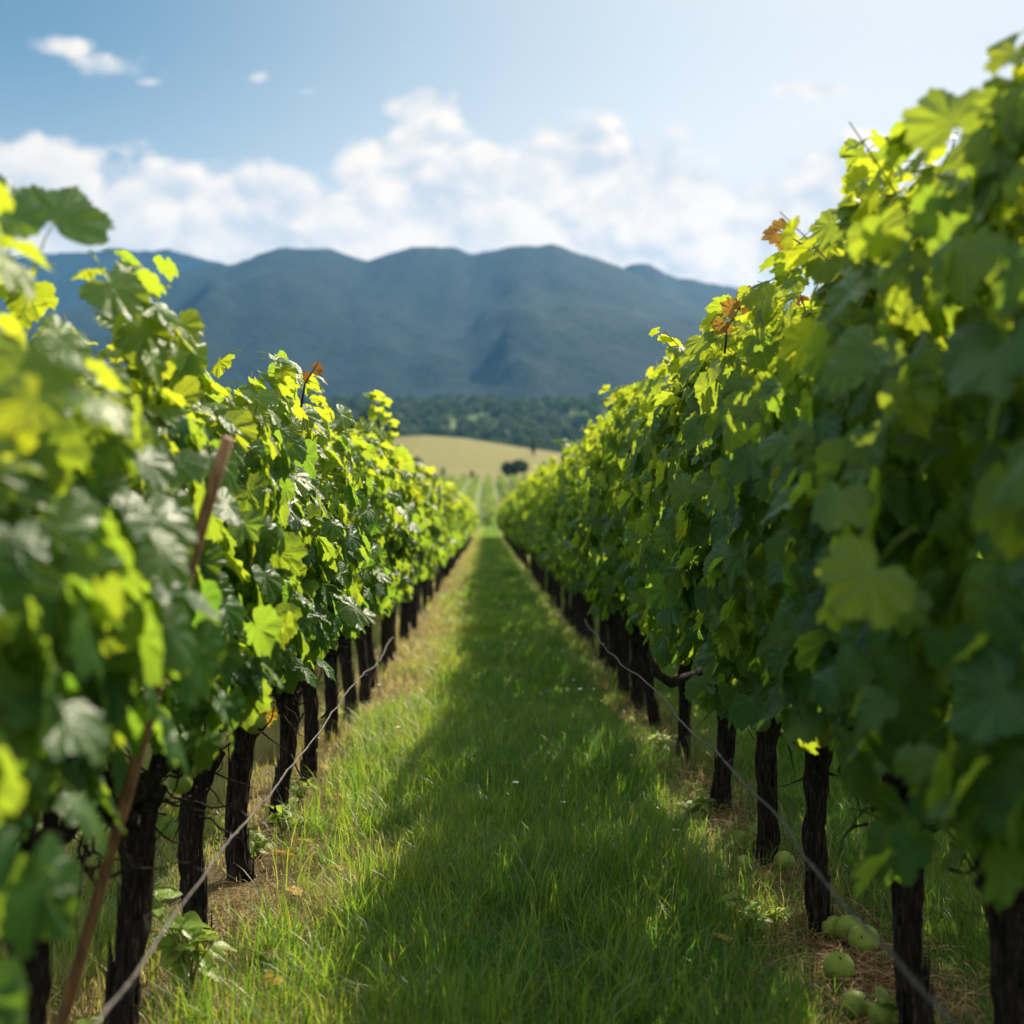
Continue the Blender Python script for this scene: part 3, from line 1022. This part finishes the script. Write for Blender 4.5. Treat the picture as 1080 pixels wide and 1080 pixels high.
for right, x, y0, grp, lab in ((True, RX, 9.65, G_R, 'small tall-standing vine deep in the shaded row, past its last sharp trunk'),
                               (False, LX, 9.0, G_L, 'small yellow-green vine deep in the sunlit row, past its last clear trunk')):
    y = y0
    k = 0
    while y < 86:
        lod = 0 if y < 15 else 1
        v = int(rr.integers(0, 5))
        xx = x + rr.normal(0, .03)
        root = empty('grape_vine', (xx, y, float(ground_z(xx, y))), lab, 'grape vine', grp)
        flip = rr.random() < 0.5
        root.rotation_euler = (0, 0, math.pi * flip + rr.normal(0, .06))
        root.scale = (rr.uniform(.9, 1.1), 1, rr.uniform(.95, 1.05))
        link('foliage', FAR_L[(right, lod, v)], root)
        if y < 30:
            link('cordon', FAR_T[(right, lod, v, 'c')], root)
        link('trunk', FAR_T[(right, lod, v)], root)
        y += rr.uniform(.78, 1.02)
        k += 1

# the next row to the right: it shades the ground seen between the trunks
y = 2.6
while y < 34:
    v = int(rr.integers(0, 5))
    xx = 2.52 + rr.normal(0, .03)
    root = empty('grape_vine', (xx, y, float(ground_z(xx, y))), 'dim vine of the next row, behind the trunks of the shaded row', 'grape vine', 'vines of the next row to the right')
    root.rotation_euler = (0, 0, math.pi * (rr.random() < 0.5))
    root.scale = (1.05, 1, 1.18)
    link('foliage', FAR_L[(True, 1, v)], root)
    link('cordon', FAR_T[(True, 1, v, 'c')], root)
    link('trunk', FAR_T[(True, 1, v)], root)
    y += rr.uniform(.8, 1.0)

# ------------------------------------------------------------------ stake and wires
P0, P1 = STAKE
ax = P1 - P0
g = Geo()
tt = np.linspace(-0.03, 1, 14)
P = P0 + np.outer(tt, ax) + np.stack([.004 * np.sin(tt * 5), 0 * tt, 0 * tt], 1)
tube(g, P, 0.0120 * (1 + 0.08 * np.sin(tt * 11)), 9, .5, .12, 4)
tag(g.build('stake', M['wood']), 'thin brown wooden stake leaning among the left vines', 'stake')


def wire(x, h, y0, y1, seed, label):
    r = np.random.default_rng(seed)
    n = int((y1 - y0) / 0.06)
    y = np.linspace(y0, y1, n)
    sm = lambda s, sc: (fbm(y / sc + s, y * 0, s, 4) - 0.5)
    X = x + 0.06 * sm(seed, 1.3) + .006 * sm(seed + 3, .2)
    Z = h + 0.08 * sm(seed + 1, 1.1) + .009 * sm(seed + 4, .22) + ground_z(X, y)
    P = np.stack([X, y, Z], 1)
    g_ = Geo()
    tube(g_, P, 0.0028 * (1 + 0.5 * sm(seed + 8, .1)), 8, .5, .1, seed)
    # a second strand twisted round the first, short broken tendrils
    a = y * 55
    tube(g_, P + np.stack([np.cos(a) * .0028, 0 * a, np.sin(a) * .0028], 1), 0.0017, 5, .5)
    for k in range(int((y1 - y0) * 2.2)):
        i = r.integers(2, n - 2)
        q = P[i]
        d = np.array([r.normal(0, 1), r.normal(0, 1), r.normal(0.3, 1)])
        d /= np.linalg.norm(d)
        tube(g_, [q, q + d * .015, q + d * .03 + [0, .01, 0]], [.0022, .0016, .0008], 5, .5)
    return tag(g_.build('wire', M['wire']), label, 'wire')


wire(-0.60, 0.53, 1.3, 9.0, 3, 'twisted grey wire sagging along the trunks of the sunlit left row')
wire(0.61, 0.65, 1.2, 9.0, 5, 'twisted grey wire sagging along the trunks of the shaded right row')

# ------------------------------------------------------------------ grass
gr = np.random.default_rng(44)


def blades(g, x, y, hgt, wid, tint, r, seg=3):
    n = len(x)
    z = ground_z(x, y)
    an = r.uniform(0, 2 * np.pi, n)
    lean = np.abs(r.normal(0.45, 0.45, n)) + 0.08
    face = an + np.pi / 2 + r.normal(0, .4, n)
    dx, dy = np.cos(an), np.sin(an)
    wx, wy = np.cos(face), np.sin(face)
    rows = []
    for k in range(seg + 1):
        t = k / seg
        bend = lean * t ** 1.8
        px_ = x + dx * hgt * bend
        py_ = y + dy * hgt * bend
        pz = z - 0.005 + hgt * t * (1 - 0.28 * bend * t)
        ww = wid * (1 - t ** 1.6) * 0.5
        if k < seg:
            rows.append(np.stack([px_ - wx * ww, py_ - wy * ww, pz], 1))
            rows.append(np.stack([px_ + wx * ww, py_ + wy * ww, pz], 1))
        else:
            rows.append(np.stack([px_, py_, pz], 1))
    nv = 2 * seg + 1
    V = np.stack(rows, 1).reshape(-1, 3)
    b = (np.arange(n) * nv)[:, None]
    fs = [b + np.array([[2 * k, 2 * k + 1, 2 * k + 3, 2 * k + 2]]) for k in range(seg - 1)]
    fs = [np.concatenate(fs), b + np.array([[2 * seg - 2, 2 * seg - 1, 2 * seg]])]
    g.add(V, fs, np.repeat(tint, nv))


def grass_zone(g, x0, x1, y0, y1, dens, h, wd, r, seg=3):
    n = int((x1 - x0) * (y1 - y0) * dens)
    x = r.uniform(x0, x1, n)
    y = r.uniform(y0, y1, n)
    c = fbm(x * 2.3, y * 2.3, 61, 4)
    c2 = fbm(x * 7, y * 5, 67, 3)
    strip = np.maximum(np.exp(-((x - RX - .02) / .28) ** 2), np.exp(-((x - LX) / .26) ** 2))
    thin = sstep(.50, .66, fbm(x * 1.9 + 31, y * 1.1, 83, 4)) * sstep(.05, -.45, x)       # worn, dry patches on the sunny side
    keep = r.random(n) < (0.35 + 1.0 * c2) * (1 - 0.7 * thin) * (1 - 0.86 * strip) * (1 - 0.9 * np.exp(-((x - 1.1) / .26) ** 2 - ((y - 3.85) / .85) ** 2))
    x, y, c, c2, strip, thin = x[keep], y[keep], c[keep], c2[keep], strip[keep], thin[keep]
    n = len(x)
    dry = fbm(x * 1.7 + 9, y * 1.2, 71, 4)
    big = (1 - .7 * thin) * sstep(.42, .68, fbm(x * .9 + 3, y * .8, 91, 3))
    hh = h * (0.30 + 0.9 * c + 0.8 * big) * r.uniform(0.5, 1.25, n)
    # the middle of the path is trodden a little shorter, its flanks grow tall
    hh = hh * (0.8 + 0.5 * np.exp(-((x - 0.55) / .25) ** 2) + 0.35 * np.exp(-((x + 0.25) / .3) ** 2))
    tint = np.clip(0.22 + 0.75 * (dry - 0.3) + 0.36 * sstep(.1, -.5, x) + r.normal(0, .14, n), 0, .82)  # dry tone, plus sunlit yellow on the left put into the blade colour
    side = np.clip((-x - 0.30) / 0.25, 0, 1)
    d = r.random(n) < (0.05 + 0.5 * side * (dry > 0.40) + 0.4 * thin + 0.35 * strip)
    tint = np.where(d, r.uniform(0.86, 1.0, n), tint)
    blades(g, x, y, hh, wd * r.uniform(.6, 1.3, n), tint, r, seg)


g = Geo()
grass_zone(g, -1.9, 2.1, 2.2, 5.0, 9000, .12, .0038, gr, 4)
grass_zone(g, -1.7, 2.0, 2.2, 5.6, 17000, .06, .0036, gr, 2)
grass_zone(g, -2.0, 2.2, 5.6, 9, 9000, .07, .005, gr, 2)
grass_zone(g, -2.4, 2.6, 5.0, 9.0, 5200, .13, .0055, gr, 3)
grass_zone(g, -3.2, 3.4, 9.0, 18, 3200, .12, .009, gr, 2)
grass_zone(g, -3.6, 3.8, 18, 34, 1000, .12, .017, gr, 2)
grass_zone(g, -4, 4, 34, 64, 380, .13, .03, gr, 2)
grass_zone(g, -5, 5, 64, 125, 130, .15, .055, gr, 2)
# taller tufts and arching blades
for k in range(650):
    x, y = gr.uniform(-.75, .8), gr.uniform(2.3, 9)
    n = int(gr.integers(8, 26))
    blades(g, x + gr.normal(0, .03, n), y + gr.normal(0, .03, n), gr.uniform(.12, .26, n), np.full(n, .0048), np.clip(gr.normal(.5, .2, n), 0, .82), gr, 5)
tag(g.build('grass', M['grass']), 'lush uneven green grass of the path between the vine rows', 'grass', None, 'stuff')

# straw and dead stalks heaped under the vines
g = Geo()
for (cx_, cy_, sx_, sy_, n) in [(-0.70, 4.55, .15, .25, 700), (-.70, 5.6, .15, .3, 400), (-.74, 6.8, .15, .4, 400), (1.04, 4.1, .18, .35, 1000), (.93, 4.9, .13, .3, 320),
                                (.9, 6.0, .16, .4, 500), (.86, 7.2, .16, .5, 500), (.84, 9, .16, .9, 500), (1.0, 5.2, .16, .4, 400), (-.7, 9, .12, .9, 200), (-.62, 3.6, .12, .25, 160), (1.0, 3.6, .13, .2, 200)]:
    for k in range(n):
        x, y = gr.normal(cx_, sx_), gr.normal(cy_, sy_)
        a = gr.uniform(0, 6.28)
        ln = gr.uniform(.04, .13)
        z = float(ground_z(x, y)) + abs(gr.normal(0, .014)) + .004
        dv = np.array([math.cos(a), math.sin(a), gr.normal(0, .2)]) * ln
        p = np.array([x, y, z])
        tube(g, [p - dv / 2, p + [0, 0, gr.uniform(0, .02)], p + dv / 2], [.0011, .0014, .0008], 3, gr.random(), cap=False)
tag(g.build('straw', M['straw']), 'rust-brown straw and dead stalks lying under the vines', 'straw', None, 'stuff')

# ------------------------------------------------------------------ fallen fruit
FR = [(480, 783, .037, 'small pale green fruit touching the trunk, left one of the pile'), (530, 788, .046, 'green fruit in the middle of the pile by the ridged trunk'),
      (577, 822, .046, 'biggest green fruit, lying at the front right of the pile by the ridged trunk'),
      (497, 912, .044, 'lone green fruit on brown straw in front of the pile'),
      (550, 1030, .038, 'green fruit nearest the bottom edge, left one of two among weeds'),
      (636, 1062, .036, 'green fruit half hidden by weeds at the bottom edge, right one of two'),
      (325, 572, .041, 'single green fruit lying right beside a black trunk, behind the pile'),
      (197, 580, .038, 'dim green fruit in deep grass on the path side of a black trunk')]
for (u, v, rad, lab) in FR:
    X, Y = 720 + u / 3, 720 + v / 3
    d = (CAM_H - rad * .9) * F / (Y - 546)
    x = (X - 513) / F * d
    c = np.array([x, d, float(ground_z(x, d)) + rad * .93])
    g = Geo()
    ball(g, np.zeros(3), rad, 28, 18)
    root = g.build('green_fruit', M['fruit'], None, loc=c)
    root.rotation_euler = (gr.uniform(-1.2, 1.2), gr.uniform(-1.2, 1.2), gr.uniform(0, 6))
    tag(root, lab, 'fruit', 'green fruit fallen under the right row')
    g = Geo()
    tube(g, [(0, 0, rad * .78), (.002, 0, rad * .95), (.006, 0, rad * 1.12)], [.0022, .0016, .002], 5)
    g.build('stalk', M['bark'], root)


# ------------------------------------------------------------------ weeds, fallen leaves, blossoms
OVAL = [(0, 1.0), (.14, .88), (.25, .68), (.30, .45), (.26, .22), (.12, .05)]
OV = [leaf_shape(OVAL, lr) for _ in range(6)]


def weed(X, Y, hgt, wid, n, lab, seed, mat='weed', size=.045):
    d = CAM_H * F / (Y - 546)
    x = (X - 513) / F * d
    r = np.random.default_rng(seed)
    root = empty('weed', (x, d, float(ground_z(x, d))), lab, 'weed', 'leafy weeds under the vines')
    sg, lg = Geo(), Geo()
    for k in range(n):
        a = r.uniform(0, 6.28)
        e = np.array([math.cos(a) * wid * r.uniform(.2, 1), math.sin(a) * wid * r.uniform(.2, 1), hgt * r.uniform(.5, 1.1)])
        b = e * np.array([.35, .35, .55])
        tube(sg, [np.zeros(3) - [0, 0, .01], b, e], [.004, .003, .002], 5, .9)
        m_ = 5
        for j in range(m_):
            u = 0.45 + 0.55 * j / (m_ - 1)
            p = b + (e - b) * (u - .45) / .55
            aa = a + j * 2.4
            dv = np.array([math.cos(aa), math.sin(aa), .15])
            put_leaves(lg, (p + dv * .008)[None], (np.array([0, 0, 1.0]) + r.normal(0, .3, 3))[None], dv[None], np.array([size * r.uniform(.7, 1.25)]), np.array([r.uniform(.3, 1)]), OV, r)
    sg.build('stem', M['cane'], root)
    lg.build('leaves', M[mat], root, uv=True)


weed(200, 1045, .27, .13, 11, 'pale lime leafy weed in front of the shaggy black trunk', 1, size=.08)
weed(115, 1110, .14, .07, 5, 'small upright weed at the bottom beside the stake trunk', 2)
weed(960, 1090, .10, .10, 7, 'broad low weed around the fallen fruit at the bottom edge', 3, size=.05)
weed(795, 905, .10, .12, 7, 'low weed in the grass left of the single fallen fruit', 4)
weed(320, 845, .14, .14, 8, 'yellow-green weed by the sunlit row past the straw heap', 5)
weed(355, 770, .16, .14, 8, 'sunlit weed at the wire of the left row, farther down', 6)
weed(735, 860, .11, .12, 7, 'small weed at the edge of the shaded row, farther down', 7)
weed(275, 905, .10, .10, 6, 'low yellow-green weed beside the rust-coloured straw', 8)
weed(800, 985, .12, .13, 8, 'yellow-green weed in the straw left of the fallen fruit pile', 11, size=.05)
weed(690, 800, .13, .15, 8, 'leafy weed at the foot of the thin leaning trunk', 12, size=.05)
weed(300, 880, .13, .14, 9, 'yellowing weed on the sunny edge of the rust-coloured straw', 13, size=.05)
weed(660, 715, .16, .15, 7, 'weed clump far down the shaded row', 9)

for i in range(40):
    right = i % 2
    y = gr.uniform(3.6, 11)
    x = gr.normal(.78, .14) if right else gr.normal(-.62, .12)
    g = Geo()
    put_leaves(g, np.zeros((1, 3)), np.array([[gr.normal(0, .35), gr.normal(0, .35) - .3, 1]]), np.array([[gr.normal(), gr.normal(), .1]]), np.array([gr.uniform(.035, .06)]), np.array([gr.random()]), SH_HI, lr)
    o = g.build('fallen_leaf', M['yellow_leaf'], uv=True, loc=(x, y, float(ground_z(x, y)) + gr.uniform(.02, .06)))
    tag(o, ('yellowed vine leaf fallen on the ground along the shaded row' if right else 'yellowed vine leaf fallen on the ground along the sunlit row'), 'leaf', 'fallen yellow leaves')

for i in range(11):
    X, Y = (gr.uniform(540, 740), gr.uniform(700, 900)) if i % 3 else (gr.uniform(390, 470), gr.uniform(680, 800))
    d = (CAM_H - .1) * F / (Y - 546)
    x = (X - 513) / F * d
    root = empty('wildflower', (x, d, float(ground_z(x, d))), 'tiny white wildflower in the shaded grass of the path' if i % 3 else 'tiny white wildflower in the sunlit grass of the path', 'flower', 'white wildflowers in the grass')
    h = gr.uniform(.08, .16)
    g = Geo()
    tube(g, [(0, 0, -.01), (.005, 0, h * .6), (.0, .004, h)], [.0015, .0012, .001], 4, .9)
    g.build('stem', M['cane'], root)
    g = Geo()
    for k in range(9):
        a = k * 2 * np.pi / 9
        c, s = math.cos(a), math.sin(a)
        V = np.array([[.002, -.001, 0], [.010, -.0045, .003], [.0155, 0, .001], [.010, .0045, .003], [.002, .001, 0]])
        V = np.stack([V[:, 0] * c - V[:, 1] * s, V[:, 0] * s + V[:, 1] * c, V[:, 2] + h], 1)
        g.add(V, [np.arange(5)[None]])
    pt = g.build('petals', M['petal'], root)
    g = Geo()
    ball(g, np.array([0, 0, h + .001]), .004, 8, 5, .6)
    g.build('centre', M['centre'], root)

# ------------------------------------------------------------------ haze
m = bpy.data.materials.new('haze_air')
m.use_nodes = True
nt = NT(m.node_tree)
pv = nt.n('ShaderNodeVolumePrincipled')
pv.inputs['Color'].default_value = (0.15, 0.48, 1.0, 1)
pv.inputs['Density'].default_value = 6.4e-5
pv.inputs['Anisotropy'].default_value = 0.2
o_ = nt.n('ShaderNodeOutputMaterial')
nt.put(o_.inputs['Volume'], pv.outputs[0])
g = Geo()
bx0, bx1, by0, by1, bz0, bz1 = -4600, 4600, -150, 5400, -12, 700
V = [(x, y, z) for z in (bz0, bz1) for y in (by0, by1) for x in (bx0, bx1)]
g.add(V, [np.array([[0, 2, 3, 1], [4, 5, 7, 6], [0, 1, 5, 4], [2, 6, 7, 3], [0, 4, 6, 2], [1, 3, 7, 5]])])
hz = g.build('haze', m, smooth=False)
hz['kind'] = 'stuff'
hz['label'] = 'pale blue haze lying between the vines and the mountains'
